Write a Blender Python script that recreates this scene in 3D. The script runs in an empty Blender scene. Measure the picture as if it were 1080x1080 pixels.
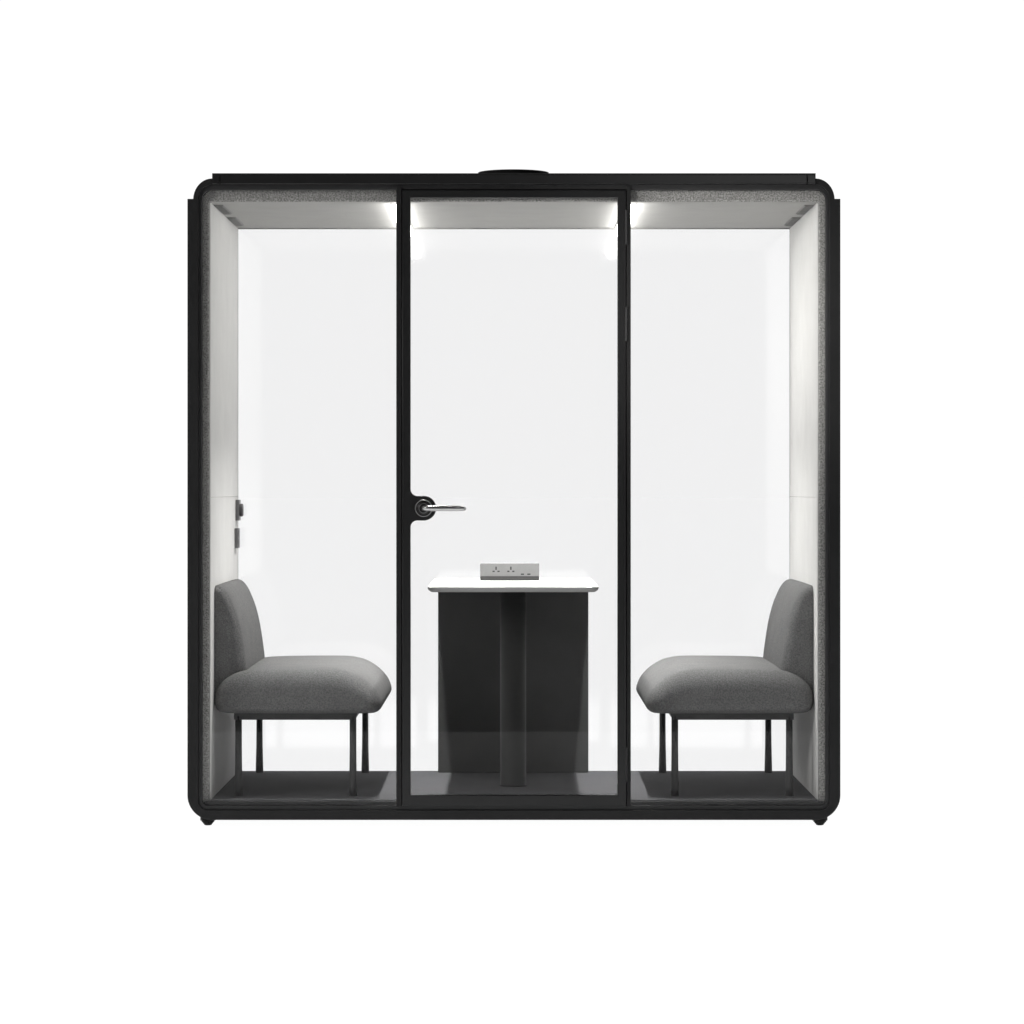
import bpy, bmesh, math, random
from mathutils import Vector

PI = math.pi
scn = bpy.context.scene
COL = scn.collection

# ---------------------------------------------------------------- real sizes
CAM_Z = 1.137          # eye height over the ground
DIST = 11.0            # camera to the front face of the booth
F_PX = 3440.0          # focal length in pixels of the 1080 px photo


def P(px, py, d=0.0):
    """measure: photo pixel at a depth behind the booth's front -> metres (x, z)"""
    s = F_PX / (DIST + d)
    return ((px - 542.0) / s, CAM_Z - (py - 516.0) / s)


def X(px, d=0.0):
    return P(px, 516, d)[0]


def Z(py, d=0.0):
    return P(542, py, d)[1]


# ---------------------------------------------------------------- materials
def new_mat(name):
    m = bpy.data.materials.new(name)
    m.use_nodes = True
    nt = m.node_tree
    nt.nodes.clear()
    out = nt.nodes.new('ShaderNodeOutputMaterial')
    return m, nt, out


def principled(name, col, rough=0.5, metal=0.0, spec=0.5, var=0.0, vscale=20.0, bump=0.0, bscale=300.0, speck=0.0, sscale=350.0,
               rough_var=0.0, detail=6.0, sheen=0.0):
    m, nt, out = new_mat(name)
    N, L = nt.nodes, nt.links
    b = N.new('ShaderNodeBsdfPrincipled')
    b.inputs['Base Color'].default_value = (*col, 1)
    b.inputs['Roughness'].default_value = rough
    b.inputs['Metallic'].default_value = metal
    b.inputs['Specular IOR Level'].default_value = spec
    if sheen:
        b.inputs['Sheen Weight'].default_value = sheen
    L.new(b.outputs[0], out.inputs[0])
    tc = N.new('ShaderNodeTexCoord')
    if var or speck:
        n = N.new('ShaderNodeTexNoise')
        n.inputs['Scale'].default_value = vscale
        n.inputs['Detail'].default_value = detail
        L.new(tc.outputs['Object'], n.inputs['Vector'])
        r = N.new('ShaderNodeMapRange')
        r.inputs[1].default_value, r.inputs[2].default_value = 0.3, 0.7
        r.inputs[3].default_value, r.inputs[4].default_value = 1 - var, 1 + var
        L.new(n.outputs[0], r.inputs[0])
        last = r.outputs[0]
        if speck:
            n2 = N.new('ShaderNodeTexNoise')
            n2.inputs['Scale'].default_value = sscale
            n2.inputs['Detail'].default_value = 3
            L.new(tc.outputs['Object'], n2.inputs['Vector'])
            r2 = N.new('ShaderNodeMapRange')
            r2.inputs[1].default_value, r2.inputs[2].default_value = 0.32, 0.68
            r2.inputs[3].default_value, r2.inputs[4].default_value = 1 - speck, 1 + speck
            L.new(n2.outputs[0], r2.inputs[0])
            mu = N.new('ShaderNodeMath')
            mu.operation = 'MULTIPLY'
            L.new(last, mu.inputs[0])
            L.new(r2.outputs[0], mu.inputs[1])
            last = mu.outputs[0]
        mx = N.new('ShaderNodeVectorMath')
        mx.operation = 'SCALE'
        mx.inputs[0].default_value = col
        L.new(last, mx.inputs['Scale'])
        L.new(mx.outputs[0], b.inputs['Base Color'])
    if rough_var:
        n3 = N.new('ShaderNodeTexNoise')
        n3.inputs['Scale'].default_value = 7
        n3.inputs['Detail'].default_value = 5
        L.new(tc.outputs['Object'], n3.inputs['Vector'])
        r3 = N.new('ShaderNodeMapRange')
        r3.inputs[3].default_value, r3.inputs[4].default_value = rough - rough_var, rough + rough_var
        L.new(n3.outputs[0], r3.inputs[0])
        L.new(r3.outputs[0], b.inputs['Roughness'])
    if bump:
        nb = N.new('ShaderNodeTexNoise')
        nb.inputs['Scale'].default_value = bscale
        nb.inputs['Detail'].default_value = 4
        L.new(tc.outputs['Object'], nb.inputs['Vector'])
        bp = N.new('ShaderNodeBump')
        bp.inputs['Strength'].default_value = bump
        bp.inputs['Distance'].default_value = 0.002
        L.new(nb.outputs[0], bp.inputs['Height'])
        L.new(bp.outputs[0], b.inputs['Normal'])
    return m


def glass(name, f0, tint, rough=0.0):
    """thin window glass: straight-through transmission, Schlick reflection"""
    m, nt, out = new_mat(name)
    N, L = nt.nodes, nt.links
    t = N.new('ShaderNodeBsdfTransparent')
    t.inputs[0].default_value = (*tint, 1)
    g = N.new('ShaderNodeBsdfGlossy')
    g.inputs['Roughness'].default_value = rough
    lw = N.new('ShaderNodeLayerWeight')
    lw.inputs['Blend'].default_value = 0.5
    pw = N.new('ShaderNodeMath')
    pw.operation = 'POWER'
    pw.inputs[1].default_value = 5
    L.new(lw.outputs['Facing'], pw.inputs[0])
    ma = N.new('ShaderNodeMath')
    ma.operation = 'MULTIPLY_ADD'
    ma.inputs[1].default_value = 1 - f0
    ma.inputs[2].default_value = f0
    L.new(pw.outputs[0], ma.inputs[0])
    mx = N.new('ShaderNodeMixShader')
    L.new(ma.outputs[0], mx.inputs[0])
    L.new(t.outputs[0], mx.inputs[1])
    L.new(g.outputs[0], mx.inputs[2])
    L.new(mx.outputs[0], out.inputs[0])
    return m


def emitter(name, col, strength):
    m, nt, out = new_mat(name)
    e = nt.nodes.new('ShaderNodeEmission')
    e.inputs[0].default_value = (*col, 1)
    e.inputs[1].default_value = strength
    nt.links.new(e.outputs[0], out.inputs[0])
    return m


LED_W, LED_SPREAD = 14.5, 80
M = {}
M['black'] = principled('black powder coated metal', (0.0165, 0.0165, 0.017), 0.5, spec=0.2, var=0.12, vscale=6, rough_var=0.07, bump=0.03, bscale=900)
M['black_door'] = principled('black door aluminium', (0.0175, 0.0175, 0.018), 0.3, spec=0.3, var=0.06, vscale=6, rough_var=0.03)
M['rail'] = principled('satin black rail', (0.0155, 0.0155, 0.016), 0.32, spec=0.5, var=0.08, vscale=6, rough_var=0.05)
M['fan'] = principled('dark grey fan cap', (0.035, 0.035, 0.035), 0.5, spec=0.3, var=0.05)
M['gasket'] = principled('black rubber', (0.006, 0.006, 0.006), 0.7, spec=0.2, var=0.1)
M['lip'] = principled('dark grey trim', (0.022, 0.022, 0.023), 0.5, spec=0.4, var=0.1, vscale=8)
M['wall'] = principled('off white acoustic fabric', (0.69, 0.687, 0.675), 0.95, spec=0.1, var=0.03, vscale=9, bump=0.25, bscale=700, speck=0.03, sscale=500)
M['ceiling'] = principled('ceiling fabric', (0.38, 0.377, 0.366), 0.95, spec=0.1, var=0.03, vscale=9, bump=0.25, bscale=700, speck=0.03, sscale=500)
M['felt'] = principled('grey flecked felt', (0.30, 0.297, 0.288), 1.0, spec=0.05, var=0.1, vscale=30, bump=0.6, bscale=200, speck=0.5, sscale=190)
M['carpet'] = principled('charcoal carpet', (0.089, 0.089, 0.094), 0.95, spec=0.1, var=0.06, vscale=12, bump=0.5, bscale=500, speck=0.12, sscale=400)
M['fabric'] = principled('grey woven upholstery', (0.142, 0.142, 0.1418), 0.95, spec=0.05, var=0.06, vscale=14, bump=0.9, bscale=230, speck=0.25, sscale=225, sheen=0.0)
M['leg'] = principled('dark grey metal leg', (0.036, 0.036, 0.037), 0.5, spec=0.5, var=0.08)
M['white_top'] = principled('white laminate', (0.86, 0.86, 0.85), 0.35, spec=0.4, var=0.012, vscale=25)
M['column'] = principled('charcoal lacquered post', (0.037, 0.037, 0.037), 0.6, spec=0.25, var=0.05, vscale=5)
M['edge'] = principled('grey table edge band', (0.33, 0.33, 0.325), 0.5, spec=0.3, var=0.03)
M['table_leg'] = principled('charcoal lacquered panel', (0.08, 0.08, 0.08), 0.7, spec=0.2, var=0.08, vscale=5, rough_var=0.06)
M['box_metal'] = principled('brushed light grey metal', (0.18, 0.18, 0.181), 0.5, spec=0.5, var=0.04, vscale=40)
M['box_dark'] = principled('grey socket base', (0.03, 0.03, 0.03), 0.5, var=0.04)
M['slot'] = principled('dark slot', (0.012, 0.012, 0.012), 0.6, var=0.05)
M['chrome'] = principled('polished steel', (0.47, 0.47, 0.47), 0.24, metal=1.0, var=0.02)
M['ring'] = principled('grey lock ring', (0.3, 0.3, 0.3), 0.3, metal=1.0, var=0.05)
M['switch'] = principled('grey switch plastic', (0.14, 0.14, 0.143), 0.45, var=0.04)
M['knob'] = principled('dark grey knob', (0.09, 0.085, 0.09), 0.35, var=0.04)
M['trim'] = principled('grey ceiling trim', (0.3, 0.3, 0.29), 0.8, var=0.05)
M['grille'] = principled('dark vent grille', (0.22, 0.22, 0.215), 0.7, var=0.1, vscale=60)
M['white_metal'] = principled('white lamp housing', (0.75, 0.75, 0.74), 0.5, var=0.01)
M['front_glass'] = glass('clear coated glass', 0.0105, (0.996, 0.996, 0.996))
M['back_glass'] = glass('clear glass', 0.068, (0.995, 0.995, 0.997), 0.07)
M['led'] = emitter('led diffuser', (1.0, 0.99, 0.968), 8.0)
M['led_side'] = emitter('led edge glow', (1.0, 0.99, 0.968), 14.0)

# white ground made translucent, so added light from below leaves no shadow
m, nt, out = new_mat('shadowless white ground')
tr = nt.nodes.new('ShaderNodeBsdfTranslucent')
tr.inputs[0].default_value = (0.99, 0.99, 0.99, 1)
df = nt.nodes.new('ShaderNodeBsdfDiffuse')
df.inputs[0].default_value = (0.95, 0.95, 0.95, 1)
mx = nt.nodes.new('ShaderNodeMixShader')
mx.inputs[0].default_value = 0.06
nt.links.new(tr.outputs[0], mx.inputs[1])
nt.links.new(df.outputs[0], mx.inputs[2])
nt.links.new(mx.outputs[0], out.inputs[0])
M['ground'] = m


# ---------------------------------------------------------------- mesh helpers
def link(name, me, mats, parent=None):
    if not isinstance(mats, (list, tuple)):
        mats = [mats]
    me.name = name
    for k in mats:
        me.materials.append(k)
    o = bpy.data.objects.new(name, me)
    COL.objects.link(o)
    if parent is not None:
        o.parent = parent
    return o


def finish(name, bm, mats, parent=None, smooth=False, bevel=0.0, seg=2, shift=None):
    if shift is not None:
        for v in bm.verts:
            v.co -= Vector(shift)
    bmesh.ops.recalc_face_normals(bm, faces=bm.faces)
    me = bpy.data.meshes.new(name)
    bm.to_mesh(me)
    bm.free()
    if smooth:
        me.polygons.foreach_set('use_smooth', [True] * len(me.polygons))
    o = link(name, me, mats, parent)
    if bevel:
        b = o.modifiers.new('edge', 'BEVEL')
        b.width = bevel
        b.segments = seg
        b.limit_method = 'ANGLE'
        b.angle_limit = math.radians(40)
        b.use_clamp_overlap = True
    return o


def box(bm, x0, x1, y0, y1, z0, z1, mi=0):
    vs = [bm.verts.new(p) for p in ((x0, y0, z0), (x1, y0, z0), (x1, y1, z0), (x0, y1, z0),
                                    (x0, y0, z1), (x1, y0, z1), (x1, y1, z1), (x0, y1, z1))]
    for f in ((3, 2, 1, 0), (4, 5, 6, 7), (0, 1, 5, 4), (1, 2, 6, 5), (2, 3, 7, 6), (3, 0, 4, 7)):
        fc = bm.faces.new([vs[i] for i in f])
        fc.material_index = mi
    return vs


def arc(cx, cz, r, a0, a1, n=10):
    return [(cx + r * math.cos(math.radians(a0 + (a1 - a0) * i / n)), cz + r * math.sin(math.radians(a0 + (a1 - a0) * i / n))) for i in range(n + 1)]


def rrect(x0, x1, z0, z1, rtl, rtr=None, rbr=None, rbl=None, n=10):
    rtr = rtl if rtr is None else rtr
    rbr = rtl if rbr is None else rbr
    rbl = rtl if rbl is None else rbl
    return (arc(x1 - rtr, z1 - rtr, rtr, 0, 90, n) + arc(x0 + rtl, z1 - rtl, rtl, 90, 180, n) +
            arc(x0 + rbl, z0 + rbl, rbl, 180, 270, n) + arc(x1 - rbr, z0 + rbr, rbr, 270, 360, n))


def plate(name, outlines, y0, y1, mat, parent=None, bevel=0.0015):
    """flat outline(s) in x-z (outer first, then holes) given a thickness along y, with softened edges"""
    cu = bpy.data.curves.new(name, 'CURVE')
    cu.dimensions = '2D'
    cu.fill_mode = 'BOTH'
    for pts in outlines:
        sp = cu.splines.new('POLY')
        sp.points.add(len(pts) - 1)
        for i, (a, b) in enumerate(pts):
            sp.points[i].co = (a, b, 0, 1)
        sp.use_cyclic_u = True
    cu.extrude = (y1 - y0) / 2 - bevel
    cu.bevel_depth = bevel
    cu.bevel_resolution = 1
    cu.offset = -bevel
    tmp = bpy.data.objects.new('tmp', cu)
    COL.objects.link(tmp)
    dg = bpy.context.evaluated_depsgraph_get()
    me = bpy.data.meshes.new_from_object(tmp.evaluated_get(dg))
    bpy.data.objects.remove(tmp)
    bpy.data.curves.remove(cu)
    me.materials.clear()
    bm = bmesh.new()
    bm.from_mesh(me)
    bpy.data.meshes.remove(me)
    ym = (y0 + y1) / 2
    for v in bm.verts:
        x, z, t = v.co
        v.co = (x, ym + t, z)
    bmesh.ops.remove_doubles(bm, verts=bm.verts, dist=1e-5)
    return finish(name, bm, mat, parent)


def lathe(bm, prof, n=32, axis='z', at=(0, 0, 0)):
    rings = []
    for r, h in prof:
        ring = []
        for i in range(n):
            a = 2 * PI * i / n
            c, s = r * math.cos(a), r * math.sin(a)
            p = {'z': (c, s, h), 'y': (c, h, s), 'x': (h, c, s)}[axis]
            ring.append(bm.verts.new((p[0] + at[0], p[1] + at[1], p[2] + at[2])))
        rings.append(ring)
    for a, b in zip(rings, rings[1:]):
        for i in range(n):
            bm.faces.new((a[i], a[(i + 1) % n], b[(i + 1) % n], b[i]))
    bm.faces.new(rings[0][::-1])
    bm.faces.new(rings[-1])


def tube(bm, pts, radii, n=16, squash=1.0):
    pts = [Vector(p) for p in pts]
    rings = []
    for i, p in enumerate(pts):
        d = (pts[min(i + 1, len(pts) - 1)] - pts[max(i - 1, 0)]).normalized()
        up = Vector((0, 0, 1))
        side = d.cross(up)
        if side.length < 1e-4:
            side = Vector((1, 0, 0))
        side.normalize()
        u = side.cross(d).normalized()
        rings.append([bm.verts.new(p + (side * math.cos(2 * PI * k / n) * squash + u * math.sin(2 * PI * k / n)) * radii[i]) for k in range(n)])
    for a, b in zip(rings, rings[1:]):
        for k in range(n):
            bm.faces.new((a[k], a[(k + 1) % n], b[(k + 1) % n], b[k]))
    bm.faces.new(rings[0][::-1])
    bm.faces.new(rings[-1])


def resample(pts, n):
    """closed smooth (Catmull-Rom) loop with n evenly spaced points"""
    V = [Vector((a, b)) for a, b in pts]
    m = len(V)
    dense = []
    for i in range(m):
        p0, p1, p2, p3 = V[i - 1], V[i], V[(i + 1) % m], V[(i + 2) % m]
        for k in range(24):
            t = k / 24
            dense.append(0.5 * ((2 * p1) + (p2 - p0) * t + (2 * p0 - 5 * p1 + 4 * p2 - p3) * t * t + (3 * p1 - p0 - 3 * p2 + p3) * t ** 3))
    ln = [0.0]
    for i in range(len(dense)):
        ln.append(ln[-1] + (dense[(i + 1) % len(dense)] - dense[i]).length)
    out, j = [], 0
    for k in range(n):
        s = ln[-1] * k / n
        while ln[j + 1] < s:
            j += 1
        t = (s - ln[j]) / max(ln[j + 1] - ln[j], 1e-9)
        out.append(dense[j % len(dense)].lerp(dense[(j + 1) % len(dense)], t))
    return out


def cushion(name, prof, y0, y1, ry, inset, mat, parent, shift, anchor, puff=0.0):
    """upholstered pad: an x-z outline swept along y, its ends rolled over"""
    n = 96
    loop = resample(prof, n)
    ax, az = anchor
    xs = [p.x for p in loop]
    zs = [p.y for p in loop]
    hw, hh = (max(xs) - min(xs)) / 2, (max(zs) - min(zs)) / 2
    K = 12
    stations = []
    for i in range(K + 1):
        a = PI / 2 * i / K
        stations.append((y0 + ry * (1 - math.sin(a)) if False else y0 + ry * (1 - math.cos(PI / 2 - a) if False else 0), 0))
    stations = [(y0 + ry * (1 - math.cos(PI / 2 * i / K)), inset * (1 - math.sin(PI / 2 * i / K))) for i in range(K + 1)]
    mid = [(y0 + ry + (y1 - y0 - 2 * ry) * i / 24, 0.0) for i in range(1, 24)]
    back = [(y1 - (y - y0), ins) for y, ins in reversed(stations)]
    bm = bmesh.new()
    rings = []
    allst = stations + mid + back
    for y, ins in allst:
        t = (y - y0) / (y1 - y0)
        bulge = puff * math.sin(PI * t) ** 0.6
        ring = []
        for p in loop:
            x = ax + (p.x - ax) * (1 - ins / hw)
            z = az + (p.y - az) * (1 - ins / hh)
            if p.y > az + hh * 0.3:
                z += bulge
            ring.append(bm.verts.new((x, y, z)))
        rings.append(ring)
    for a, b in zip(rings, rings[1:]):
        for k in range(n):
            bm.faces.new((a[k], a[(k + 1) % n], b[(k + 1) % n], b[k]))
    # end caps: a few shrinking rings so the cap is gently domed
    for ring, sgn in ((rings[0], -1), (rings[-1], 1)):
        prev = ring
        cx = sum(v.co.x for v in ring) / n
        cz = sum(v.co.z for v in ring) / n
        y = ring[0].co.y
        for f, dy in ((0.75, 0.002), (0.45, 0.0035), (0.15, 0.004)):
            nr = [bm.verts.new((cx + (v.co.x - cx) * f, y + sgn * dy, cz + (v.co.z - cz) * f)) for v in ring]
            for k in range(n):
                bm.faces.new((prev[k], prev[(k + 1) % n], nr[(k + 1) % n], nr[k]))
            prev = nr
        bm.faces.new(prev)
    return finish(name, bm, mat, parent, smooth=True, shift=shift)


def thing(name, label, cat, loc=(0, 0, 0), group=None):
    o = bpy.data.objects.new(name, None)
    o.empty_display_size = 0.1
    COL.objects.link(o)
    o.location = loc
    o['label'] = label
    o['category'] = cat
    if group:
        o['group'] = group
    return o


# ---------------------------------------------------------------- ground
bm = bmesh.new()
box(bm, -120, 120, -4.28, 420, -0.006, 0.0)
g = finish('ground', bm, M['ground'])
g['kind'] = 'structure'

# ---------------------------------------------------------------- booth
pod = thing('meeting_booth', 'black framed glass meeting booth with white interior walls and a glass door', 'booth')

FLOOR = Z(843, .05)            # interior floor top
CEIL = Z(213, .05)             # interior ceiling
WX = 1.028                     # inner wall distance from the middle
BACK = 1.156                   # back glass

# outline of the front frame: side covers and roof cover stand a little proud of the rounded upper corners
xo, xi = X(198), X(204)
ro = 20 / 312.7
out = []
zt, zi = Z(183), Z(188.5)
zs = Z(210)
rb = 26 / 312.7
zb = Z(864.5)
xt = X(224)
right = [(-xt, zt), (-xt, zi)] + [(-xi - ro + ro * math.sin(math.radians(a)), zs - 0.003 + (zi - zs + 0.003) * math.cos(math.radians(a))) for a in range(9, 90, 9)] + [(-xi, zs), (-xo, zs)]
right += arc(-xo - rb, zb + rb, rb, 0, -90, 12)
left = [(-a, b) for a, b in reversed(right)]
outer = right + left
# inner edge of the main ring
ring_in = rrect(X(209.5), -X(209.5), Z(854), Z(195), 15 / 312.7, rbr=10 / 312.7, rbl=10 / 312.7)
plate('front_frame', [outer, ring_in], -0.012, 0.05, M['black'], pod, bevel=0.002)
lip_out = rrect(X(209.2), -X(209.2), Z(854.3), Z(194.7), 15 / 312.7, rbr=10 / 312.7, rbl=10 / 312.7)
lip_in = rrect(X(213), -X(213), Z(849.3), Z(200), 11 / 312.7, rbr=6 / 312.7, rbl=6 / 312.7)
plate('frame_lip', [lip_out, lip_in], -0.002, 0.03, M['lip'], pod, bevel=0.0015)

# roof and outer side covers
bm = bmesh.new()
box(bm, X(232.5), -X(232.5), 0.0505, 1.17, CEIL + 0.045, zt - 0.002)
finish('roof_panel', bm, M['black'], pod, bevel=0.003)
for s in (-1, 1):
    bm = bmesh.new()
    a, b = sorted((s * 1.066, s * 1.0985))
    box(bm, a, b, 0.0505, 1.17, 0.09, zs - 0.002)
    finish('side_panel', bm, M['black'], pod, bevel=0.003)
# bevelled rail along the top of the front, in three lengths with open joints
for p0, p1 in ((224.6, 231.9), (233.0, 850.3), (851.5, 859.2)):
    bm = bmesh.new()
    sec = [(-0.0126, Z(185)), (-0.0245, Z(193.6)), (-0.0245, Z(194.3)), (-0.0126, Z(194.5))]
    fr = [bm.verts.new((X(p0), y, z)) for y, z in sec]
    bk = [bm.verts.new((X(p1), y, z)) for y, z in sec]
    bm.faces.new(fr)
    bm.faces.new(bk[::-1])
    for k in range(4):
        bm.faces.new((fr[k], bk[k], bk[(k + 1) % 4], fr[(k + 1) % 4]))
    finish('roof_rail', bm, M['rail'], pod, bevel=0.0006)

# base under the floor
bm = bmesh.new()
box(bm, -1.05, 1.05, 0.0505, 1.165, 0.026, FLOOR - 0.02)
finish('base', bm, M['black'], pod, bevel=0.004)
bm = bmesh.new()
box(bm, -WX + 0.0004, WX - 0.0004, 0.034, BACK - 0.004, FLOOR - 0.019, FLOOR)
finish('floor_panel', bm, M['carpet'], pod, bevel=0.003)
bm = bmesh.new()
box(bm, X(214, .03), -X(214, .03), 0.016, 0.0305, FLOOR - 0.03, FLOOR - 0.004)
finish('threshold', bm, M['lip'], pod, bevel=0.002)

# lining: two fabric panels a side with a shadow gap between them, and the ceiling panel
seam_z = Z(524.5, .05)
for s in (-1, 1):
    a, b = sorted((s * WX, s * 1.062))
    for z0, z1 in ((FLOOR - 0.0185, seam_z - 0.0004), (seam_z + 0.0004, CEIL - 0.001)):
        bm = bmesh.new()
        box(bm, a, b, 0.052, BACK - 0.006, z0, z1)
        finish('wall_panel', bm, M['wall'], pod, bevel=0.0008, seg=2)
    bm = bmesh.new()
    a, b = sorted((s * 1.0625, s * 1.0655))
    box(bm, a, b, 0.052, BACK - 0.006, FLOOR, CEIL)
    finish('wall_backing', bm, M['felt'], pod)
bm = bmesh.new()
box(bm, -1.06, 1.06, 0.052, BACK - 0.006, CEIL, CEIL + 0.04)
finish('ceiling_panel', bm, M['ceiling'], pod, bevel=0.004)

# felt collar behind the front glass, open at the bottom
fo = 1.056
ri = 0.012
fx, fz = -X(221.3, .05), Z(213, .05) - 0.0005
fb = FLOOR - 0.035
pts = [(-fo, fb), (-fo, Z(197, .04)), (fo, Z(197, .04)), (fo, fb), (fx, fb)] + arc(fx - ri, fz - ri, ri, 0, 90, 6) + arc(-fx + ri, fz - ri, ri, 90, 180, 6) + [(-fx, fb)]
plate('felt_collar', [pts], 0.031, 0.0515, M['felt'], pod, bevel=0.006)

# ceiling vents beside the walls
for s in (-1, 1):
    for y0, y1 in ((0.16, 0.5), (0.67, 1.0)):
        bm = bmesh.new()
        a, b = sorted((s * 0.994, s * (WX - 0.002)))
        box(bm, a, b, y0, y1, CEIL - 0.0035, CEIL - 0.0005)
        for k in range(14):
            yy = y0 + (y1 - y0) * (k + 0.5) / 14
            box(bm, a + 0.004, b - 0.004, yy - 0.004, yy + 0.004, CEIL - 0.006, CEIL - 0.0034)
        finish('ceiling_vent', bm, M['grille'], pod)

# two led bars running front to back under the ceiling
for s in (-1, 1):
    xc = s * 0.397
    bm = bmesh.new()
    box(bm, xc - 0.021, xc + 0.021, 0.098, BACK - 0.028, CEIL - 0.006, CEIL - 0.0005)
    lamp = finish('led_bar', bm, M['white_metal'], pod, bevel=0.001)
    bm = bmesh.new()
    box(bm, xc - 0.018, xc + 0.018, 0.094, BACK - 0.024, CEIL - 0.033, CEIL - 0.0062)
    bm.faces.ensure_lookup_table()
    for i, f in enumerate(bm.faces):
        f.material_index = 0 if i == 0 else 1
    finish('diffuser', bm, [M['led'], M['led_side']], lamp)

# mullions beside the door
for x0, x1 in ((X(418), X(423.7)), (X(660.9), X(665.2))):
    bm = bmesh.new()
    box(bm, x0, x1, -0.009, 0.03, Z(850.5), Z(196))
    finish('mullion', bm, M['black'], pod, bevel=0.0015)

for x0, x1 in ((X(419.5), X(429)), (X(656), X(664))):
    bm = bmesh.new()
    box(bm, x0, x1, 0.0305, 0.052, FLOOR - 0.02, Z(200))
    finish('door_jamb', bm, M['gasket'], pod, bevel=0.001)

# fixed front panes
for x0, x1 in ((X(210.5), X(418.6)), (X(664.6), -X(210.5))):
    bm = bmesh.new()
    box(bm, x0, x1, 0.006, 0.014, Z(851), Z(197))
    finish('front_pane', bm, M['front_glass'], pod)

# back window
bm = bmesh.new()
box(bm, -1.05, 1.05, BACK, BACK + 0.008, 0.05, CEIL + 0.03)
bw = finish('back_window', bm, M['back_glass'], pod)
bo = [(-1.06, 0.03), (1.06, 0.03), (1.06, CEIL + 0.04), (-1.06, CEIL + 0.04)]
zb_in = Z(240, BACK)
bi = [(-WX - 0.001, FLOOR - 0.001), (WX + 0.001, FLOOR - 0.001), (WX + 0.001, zb_in), (-WX - 0.001, zb_in)]
plate('window_frame', [bo, bi], BACK + 0.009, BACK + 0.02, M['black'], bw, bevel=0.0005)
bm = bmesh.new()
box(bm, -WX, WX, BACK - 0.0055, BACK - 0.0005, CEIL - 0.0045, CEIL + 0.02)
finish('ceiling_trim', bm, M['trim'], pod)

# door
dx0, dx1, dz0, dz1 = X(424.4), X(660.2), Z(849.3), Z(201)
door = bpy.data.objects.new('door', None)
COL.objects.link(door)
door.parent = pod
# the door frame's opening carries the rounded tongue that holds the lock
ix0, ix1, iz0, iz1 = X(433), X(651.3), Z(838.8), Z(208.8)
lx, lz = X(447), Z(536)
R = 13 / 312.7
f = 7 / 312.7
op = [(ix1, iz0), (ix1, iz1), (ix0, iz1)]
op += [(ix0 + f - f * math.cos(math.radians(a)), lz + R + f - f * math.sin(math.radians(a))) for a in range(0, 91, 15)]
op += arc(lx, lz, R, 90, -90, 20)
op += [(ix0 + f - f * math.sin(math.radians(a)), lz - R - f + f * math.cos(math.radians(a))) for a in range(0, 91, 15)]
op += [(ix0, iz0)]
dr = [(dx0, dz0), (dx1, dz0), (dx1, dz1), (dx0, dz1)]
plate('door_frame', [dr, op], -0.013, 0.028, M['black_door'], door, bevel=0.0018)
bm = bmesh.new()
box(bm, ix0 - 0.006, ix1 + 0.006, 0.003, 0.011, iz0 - 0.006, iz1 + 0.006)
finish('door_pane', bm, M['front_glass'], door)
bm = bmesh.new()
lathe(bm, [(0.0305, -0.0125), (0.0305, -0.0185), (0.0285, -0.0200), (0.0262, -0.0200), (0.0250, -0.0185), (0.0215, -0.0185),
           (0.0205, -0.0205), (0.0165, -0.0215), (0.0150, -0.0200), (0.0120, -0.0200)], 40, 'y', (lx, 0, lz))
rose = finish('lock_rose', bm, M['black_door'], door, smooth=True)
for r0, r1 in ((0.0262, 0.0290), (0.0150, 0.0168)):
    bm = bmesh.new()
    lathe(bm, [(r0, -0.0185), (r0, -0.0215), ((r0 + r1) / 2, -0.0222), (r1, -0.0215), (r1, -0.0185)], 40, 'y', (lx, 0, lz))
    for fc in [q for q in bm.faces if len(q.verts) > 4]:
        bm.faces.remove(fc)
    finish('ring', bm, M['ring'], rose, smooth=True)
bm = bmesh.new()
pts = [(lx, -0.018, lz), (lx, -0.045, lz), (lx + 0.003, -0.053, lz), (lx + 0.010, -0.057, lz), (lx + 0.03, -0.058, lz), (lx + 0.07, -0.058, lz),
       (lx + 0.105, -0.058, lz), (lx + 0.122, -0.057, lz), (lx + 0.133, -0.052, lz - 0.001), (lx + 0.138, -0.044, lz - 0.001), (lx + 0.1405, -0.034, lz - 0.001)]
tube(bm, pts, [0.0085, 0.0085, 0.0088, 0.009, 0.0095, 0.0095, 0.0095, 0.0092, 0.0085, 0.0072, 0.005], 20, 0.8)
finish('door_handle', bm, M['chrome'], door, smooth=True)
for py in (240, 342, 520, 700, 806):
    bm = bmesh.new()
    lathe(bm, [(0.0042, Z(py + 18)), (0.0042, Z(py + 1)), (0.0036, Z(py + .6)), (0.0036, Z(py - .6)), (0.0042, Z(py - 1)), (0.0042, Z(py - 18))], 14, 'z', (X(660.6), -0.012, 0))
    if py in (342, 806, 240):
        finish('hinge', bm, M['lip'], door, smooth=False)
    else:
        bm.free()

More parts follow.
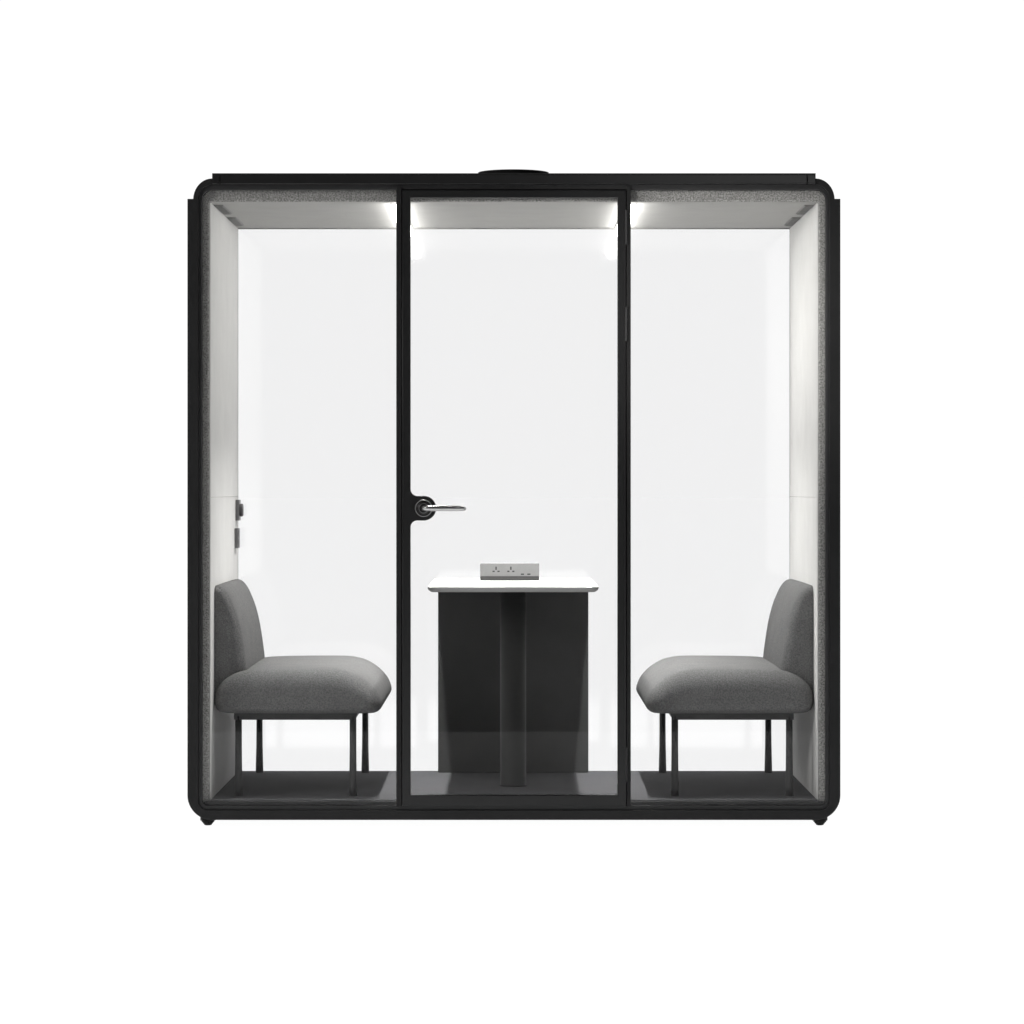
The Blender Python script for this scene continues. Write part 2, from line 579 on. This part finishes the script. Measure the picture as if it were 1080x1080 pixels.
# control plates on the left wall near the back
for name, y0, y1, zc, h in (('dimmer_plate', 1.04, 1.12, Z(538, 1.08), 0.077), ('switch_plate', 1.0, 1.08, Z(567.5, 1.04), 0.073)):
    bm = bmesh.new()
    box(bm, -WX + 0.0005, -WX + 0.0125, y0, y1, zc - h / 2, zc + h / 2)
    pl = finish(name, bm, M['switch'], pod, bevel=0.0008, seg=2)
    if name == 'dimmer_plate':
        bm = bmesh.new()
        xk = -WX + 0.0126
        lathe(bm, [(0.024, xk), (0.024, xk + 0.009), (0.0225, xk + 0.0125), (0.019, xk + 0.0135)], 36, 'x', (0, 1.08, zc))
        finish('knob', bm, M['knob'], pl, smooth=False, bevel=0.0005)
    else:
        for dz in (-0.017, 0.017):
            bm = bmesh.new()
            box(bm, -WX + 0.0127, -WX + 0.0145, 1.012, 1.068, zc + dz - 0.015, zc + dz + 0.015)
            finish('rocker', bm, M['knob'], pl, bevel=0.001)

# roof fan cap
bm = bmesh.new()
lathe(bm, [(0.10, zt - 0.0015), (0.10, zt + 0.03), (0.106, zt + 0.044), (0.120, zt + 0.0545), (0.126, zt + 0.0575), (0.125, zt + 0.0590), (0.09, zt + 0.0610), (0.04, zt + 0.0620)], 64, 'z', (X(541.5, .58), 0.58, 0))
finish('roof_fan', bm, M['fan'], pod, smooth=True)

# levelling feet
for sx in (-1, 1):
    for y in (0.035, 1.1):
        bm = bmesh.new()
        lathe(bm, [(0.008, 0.0005), (0.0125, 0.002), (0.0145, 0.006), (0.0175, 0.0075), (0.0175, 0.0105), (0.0215, 0.012), (0.0215, 0.0155), (0.026, 0.0175), (0.026, 0.0315)], 24, 'z', (sx * 1.035, y, 0))
        finish('foot', bm, M['gasket'], pod)

# ---------------------------------------------------------------- bench seats
BX, BY = -0.74, 0.63
bench = thing('bench_seat', 'grey upholstered bench seat backed against the left wall that carries the dimmer knob', 'bench', (BX, BY, FLOOR), 'two facing grey bench seats')
SH = (BX, BY, FLOOR)


def near(pts, d):
    return [P(a, b, d) for a, b in pts]


seat_prof = near([(225.4, 741), (227, 730), (230.5, 723), (238, 716), (248, 711), (262, 708), (285, 707), (320, 706.6), (350, 706.8), (362, 708), (373, 711), (383, 716.5),
                  (392, 724), (398.5, 732.5), (402, 741), (401.5, 747.5), (396, 752), (385, 753.2), (350, 753.4), (300, 753.4), (260, 753.2), (238, 752.8), (228.5, 750)], .14)
za = Z(742, .14)
cushion('seat', seat_prof, 0.112, 1.148, 0.075, 0.050, M['fabric'], bench, SH, (X(316, .14), za), puff=0.004)
back_prof = near([(225.3, 744), (225.0, 700), (225.0, 640), (225.1, 621), (228, 618.0), (233.5, 619.5), (239.2, 625.6), (244, 635), (248, 645), (251.8, 658), (254.9, 673), (257.5, 690),
                  (259.4, 706), (260.2, 725), (258, 738), (251, 745)], .19)
cushion('backrest', back_prof, 0.185, 1.075, 0.045, 0.024, M['fabric'], bench, SH, (X(229, .19), Z(690, .19)), puff=0.002)

zr1, zr0 = Z(751.2, .17), Z(759, .17)
bm = bmesh.new()
xl, xr = X(247, .17), X(377.5, .17)
for y in (0.17, 1.09):
    vs = [(xl, zr1), (xr, zr1), (xr - 0.003, zr1 - 0.008), (xr - 0.009, zr0), (xl, zr0)]
    fr = [bm.verts.new((a, y - 0.011, b)) for a, b in vs]
    bk = [bm.verts.new((a, y + 0.011, b)) for a, b in vs]
    bm.faces.new(fr)
    bm.faces.new(bk[::-1])
    for k in range(5):
        bm.faces.new((fr[k], bk[k], bk[(k + 1) % 5], fr[(k + 1) % 5]))
for xa in (-0.943, -0.551):
    box(bm, xa - 0.010, xa + 0.010, 0.1815, 1.0785, zr0 + 0.004, zr1 - 0.001)
finish('seat_frame', bm, M['leg'], bench, shift=SH, bevel=0.0015)
for xa in (-0.943, -0.551):
    for y in (0.17, 1.09):
        bm = bmesh.new()
        H = zr0 + 0.012 - FLOOR
        tube(bm, [(xa, y, FLOOR + 0.0008), (xa, y, FLOOR + 0.03), (xa, y, FLOOR + H * 0.35), (xa, y, FLOOR + H * 0.6), (xa, y, FLOOR + H)],
             [0.0142, 0.0138, 0.0122, 0.0115, 0.0115], 20)
        finish('leg', bm, M['leg'], bench, smooth=True, shift=SH)


def dup(root, loc, rz, label):
    r = root.copy()
    COL.objects.link(r)
    r.location = loc
    r.rotation_euler = (0, 0, rz)
    r['label'] = label
    for ch in list(root.children):
        c = ch.copy()
        COL.objects.link(c)
        c.parent = r
    return r


dup(bench, (-BX, BY, FLOOR), PI, 'grey upholstered bench seat backed against the right wall, facing the dimmer knob')

# ---------------------------------------------------------------- table
TT = CAM_Z - 0.331
TX = -0.0026
table = thing('table', 'white topped pedestal table with a charcoal back panel behind the glass door', 'table', (TX, 0.6, FLOOR))
SH = (TX, 0.6, FLOOR)


def slab_loop(hx, y0, y1, r, z):
    pts = rrect(TX - hx, TX + hx, y0, y1, r, n=8)
    return [(a, b, z) for a, b in pts]


bm = bmesh.new()
levels = [(0.0015, 0.0, True), (0.0, -0.0015, True), (0.0, -0.007, True), (0.003, -0.012, True), (0.011, -0.0175, True), (0.016, -0.0185, True)]
rings = []
for ins, dz, _ in levels:
    rings.append([bm.verts.new(p) for p in slab_loop(0.2905 - ins, 0.058 + ins, 1.135 - ins, 0.03 - ins, TT + dz)])
for a, b in zip(rings, rings[1:]):
    for k in range(len(a)):
        bm.faces.new((a[k], a[(k + 1) % len(a)], b[(k + 1) % len(a)], b[k]))
bm.faces.new(rings[0])
bm.faces.new(rings[-1][::-1])
bm.faces.ensure_lookup_table()
for fc in bm.faces:
    zz = [v.co.z - TT for v in fc.verts]
    if min(zz) < -0.0014 and max(zz) < -0.0005:
        fc.material_index = 1
finish('tabletop', bm, [M['white_top'], M['edge']], table, shift=SH)
bm = bmesh.new()
box(bm, TX - 0.2785, TX + 0.2785, 1.085, 1.105, FLOOR + 0.001, TT - 0.0188)
finish('back_panel', bm, M['table_leg'], table, shift=SH, bevel=0.002)
bm = bmesh.new()
lathe(bm, [(0.0475, FLOOR + 0.0008), (0.0475, FLOOR + 0.006), (0.046, FLOOR + 0.008), (0.046, TT - 0.0188)], 48, 'z', (X(541.2, .55), 0.55, 0))
finish('column', bm, M['column'], table, smooth=False, shift=SH)
for p in table.children:
    if p.name.startswith('column'):
        for q in p.data.polygons:
            q.use_smooth = abs(q.normal.z) < 0.5

# ---------------------------------------------------------------- socket box on the table
BYF = 0.80
s_ = F_PX / (DIST + BYF)
bx0, bx1 = X(506.3, BYF), X(568.8, BYF)
zc0 = TT + 0.0006
zm = zc0 + 4.7 / s_
ztop = zc0 + 18 / s_
sock = thing('socket_box', 'light grey power socket box standing on the white tabletop', 'socket box', ((bx0 + bx1) / 2, BYF + 0.03, zc0))
SH = ((bx0 + bx1) / 2, BYF + 0.03, zc0)
bm = bmesh.new()
box(bm, bx0, bx1, BYF, BYF + 0.06, zm + 0.0004, ztop)
finish('faceplate', bm, M['box_metal'], sock, shift=SH, bevel=0.001)
bm = bmesh.new()
box(bm, bx0 + 0.0003, bx1 - 0.0003, BYF + 0.0006, BYF + 0.06, zc0, zm)
finish('base', bm, M['box_dark'], sock, shift=SH, bevel=0.0008)
for px in (523.2, 538.8):
    bm = bmesh.new()
    for cx, cy, w, h in ((px, 599.3, 1.5, 3.4), (px - 2.6, 602.6, 2.4, 1.4), (px + 2.6, 602.6, 2.4, 1.4)):
        x_, z_ = P(cx, cy, BYF)
        box(bm, x_ - w / 2 / s_, x_ + w / 2 / s_, BYF - 0.0004, BYF + 0.0005, z_ - h / 2 / s_, z_ + h / 2 / s_)
    finish('power_outlet', bm, M['slot'], sock, shift=SH)
for px in (551, 557.8):
    x_, z_ = P(px, 605.6, BYF)
    bm = bmesh.new()
    box(bm, x_ - 1.7 / s_, x_ + 1.7 / s_, BYF - 0.0004, BYF + 0.0005, z_ - 0.7 / s_, z_ + 0.7 / s_)
    finish('usb_port', bm, M['slot'], sock, shift=SH)

# ---------------------------------------------------------------- light
def area(name, loc, target, size, power, col=(1, 1, 1)):
    l = bpy.data.lights.new(name, 'AREA')
    l.energy = power
    l.shape = 'RECTANGLE'
    l.size, l.size_y = size
    l.color = col
    o = bpy.data.objects.new(name, l)
    COL.objects.link(o)
    o.location = loc
    o.rotation_euler = (Vector(target) - Vector(loc)).to_track_quat('-Z', 'Y').to_euler()
    return o


area('added_key_light', (-5.6, -4.2, 3.3), (1.0, 0.6, 1.55), (1.5, 1.5), 140, (1.0, 0.99, 0.97))  # added front-left light, lifts the frame and the right wall
area('added_sheen_light', (1.75, -3.7, 5.7), (0.9, 0.0, 2.17), (2.0, 2.0), 17)  # added light overhead, gives the top rail its sheen towards the right
sl = bpy.data.lights.new('added_wall_spot', 'SPOT')  # added spot, makes the bright patch high on the right wall
sl.energy = 4200
sl.spot_size = math.radians(6.5)
sl.spot_blend = 1.0
sl.shadow_soft_size = 0.4
sl.color = (1.0, 0.985, 0.955)
so = bpy.data.objects.new('added_wall_spot', sl)
COL.objects.link(so)
so.location = (-3.6, -7.2, 2.5)
so.rotation_euler = (Vector((1.03, 0.58, 1.66)) - so.location).to_track_quat('-Z', 'Y').to_euler()
for s in (-1, 1):          # what the lensed led bars throw downwards
    l = area('led_bar_light', (s * 0.397, 0.61, CEIL - 0.035), (s * 0.397, 0.61, 0), (0.034, 1.0), LED_W, (1.0, 0.99, 0.968))
    l.data.spread = math.radians(LED_SPREAD)

w = bpy.data.worlds.new('World')
scn.world = w
w.use_nodes = True
nt = w.node_tree
N, L = nt.nodes, nt.links
N.clear()
wo = N.new('ShaderNodeOutputWorld')
bg = N.new('ShaderNodeBackground')
L.new(bg.outputs[0], wo.inputs[0])
tc = N.new('ShaderNodeTexCoord')
sp = N.new('ShaderNodeSeparateXYZ')
L.new(tc.outputs['Generated'], sp.inputs[0])


def ramp(src, a, b, lo, hi):
    r = N.new('ShaderNodeMapRange')
    r.interpolation_type = 'SMOOTHSTEP'
    r.inputs[1].default_value, r.inputs[2].default_value = a, b
    r.inputs[3].default_value, r.inputs[4].default_value = lo, hi
    L.new(src, r.inputs[0])
    return r.outputs[0]


FRONT, WHITE, BELOW = 0.07, 1.03, 1.285
behind = ramp(sp.outputs[1], -0.1, 0.35, FRONT, WHITE)      # white studio cove behind the booth, dim room in front of it
below = ramp(sp.outputs[2], -0.55, -0.30, BELOW, 0.0)       # added light from underneath, keeps the ground pure white
mxn = N.new('ShaderNodeMath')
mxn.operation = 'MAXIMUM'
L.new(behind, mxn.inputs[0])
L.new(below, mxn.inputs[1])
L.new(mxn.outputs[0], bg.inputs['Strength'])
bg.inputs['Color'].default_value = (1, 1, 1, 1)

# ---------------------------------------------------------------- camera
cam = bpy.data.cameras.new('Camera')
co = bpy.data.objects.new('Camera', cam)
COL.objects.link(co)
co.location = (0, -DIST, CAM_Z)
co.rotation_euler = (PI / 2, 0, 0)
cam.sensor_width = 36
cam.lens = F_PX / 1080 * 36
cam.shift_x = -2 / 1080
cam.shift_y = -24 / 1080
cam.clip_start = 0.1
cam.clip_end = 1000
scn.camera = co

scn.render.engine = 'CYCLES'
scn.cycles.use_denoising = True
scn.cycles.max_bounces = 12
scn.cycles.transparent_max_bounces = 24
scn.cycles.sample_clamp_indirect = 6
scn.view_settings.view_transform = 'Standard'
scn.view_settings.look = 'None'
scn.view_settings.exposure = 0
scn.view_settings.gamma = 1
scn.view_settings.use_curve_mapping = False
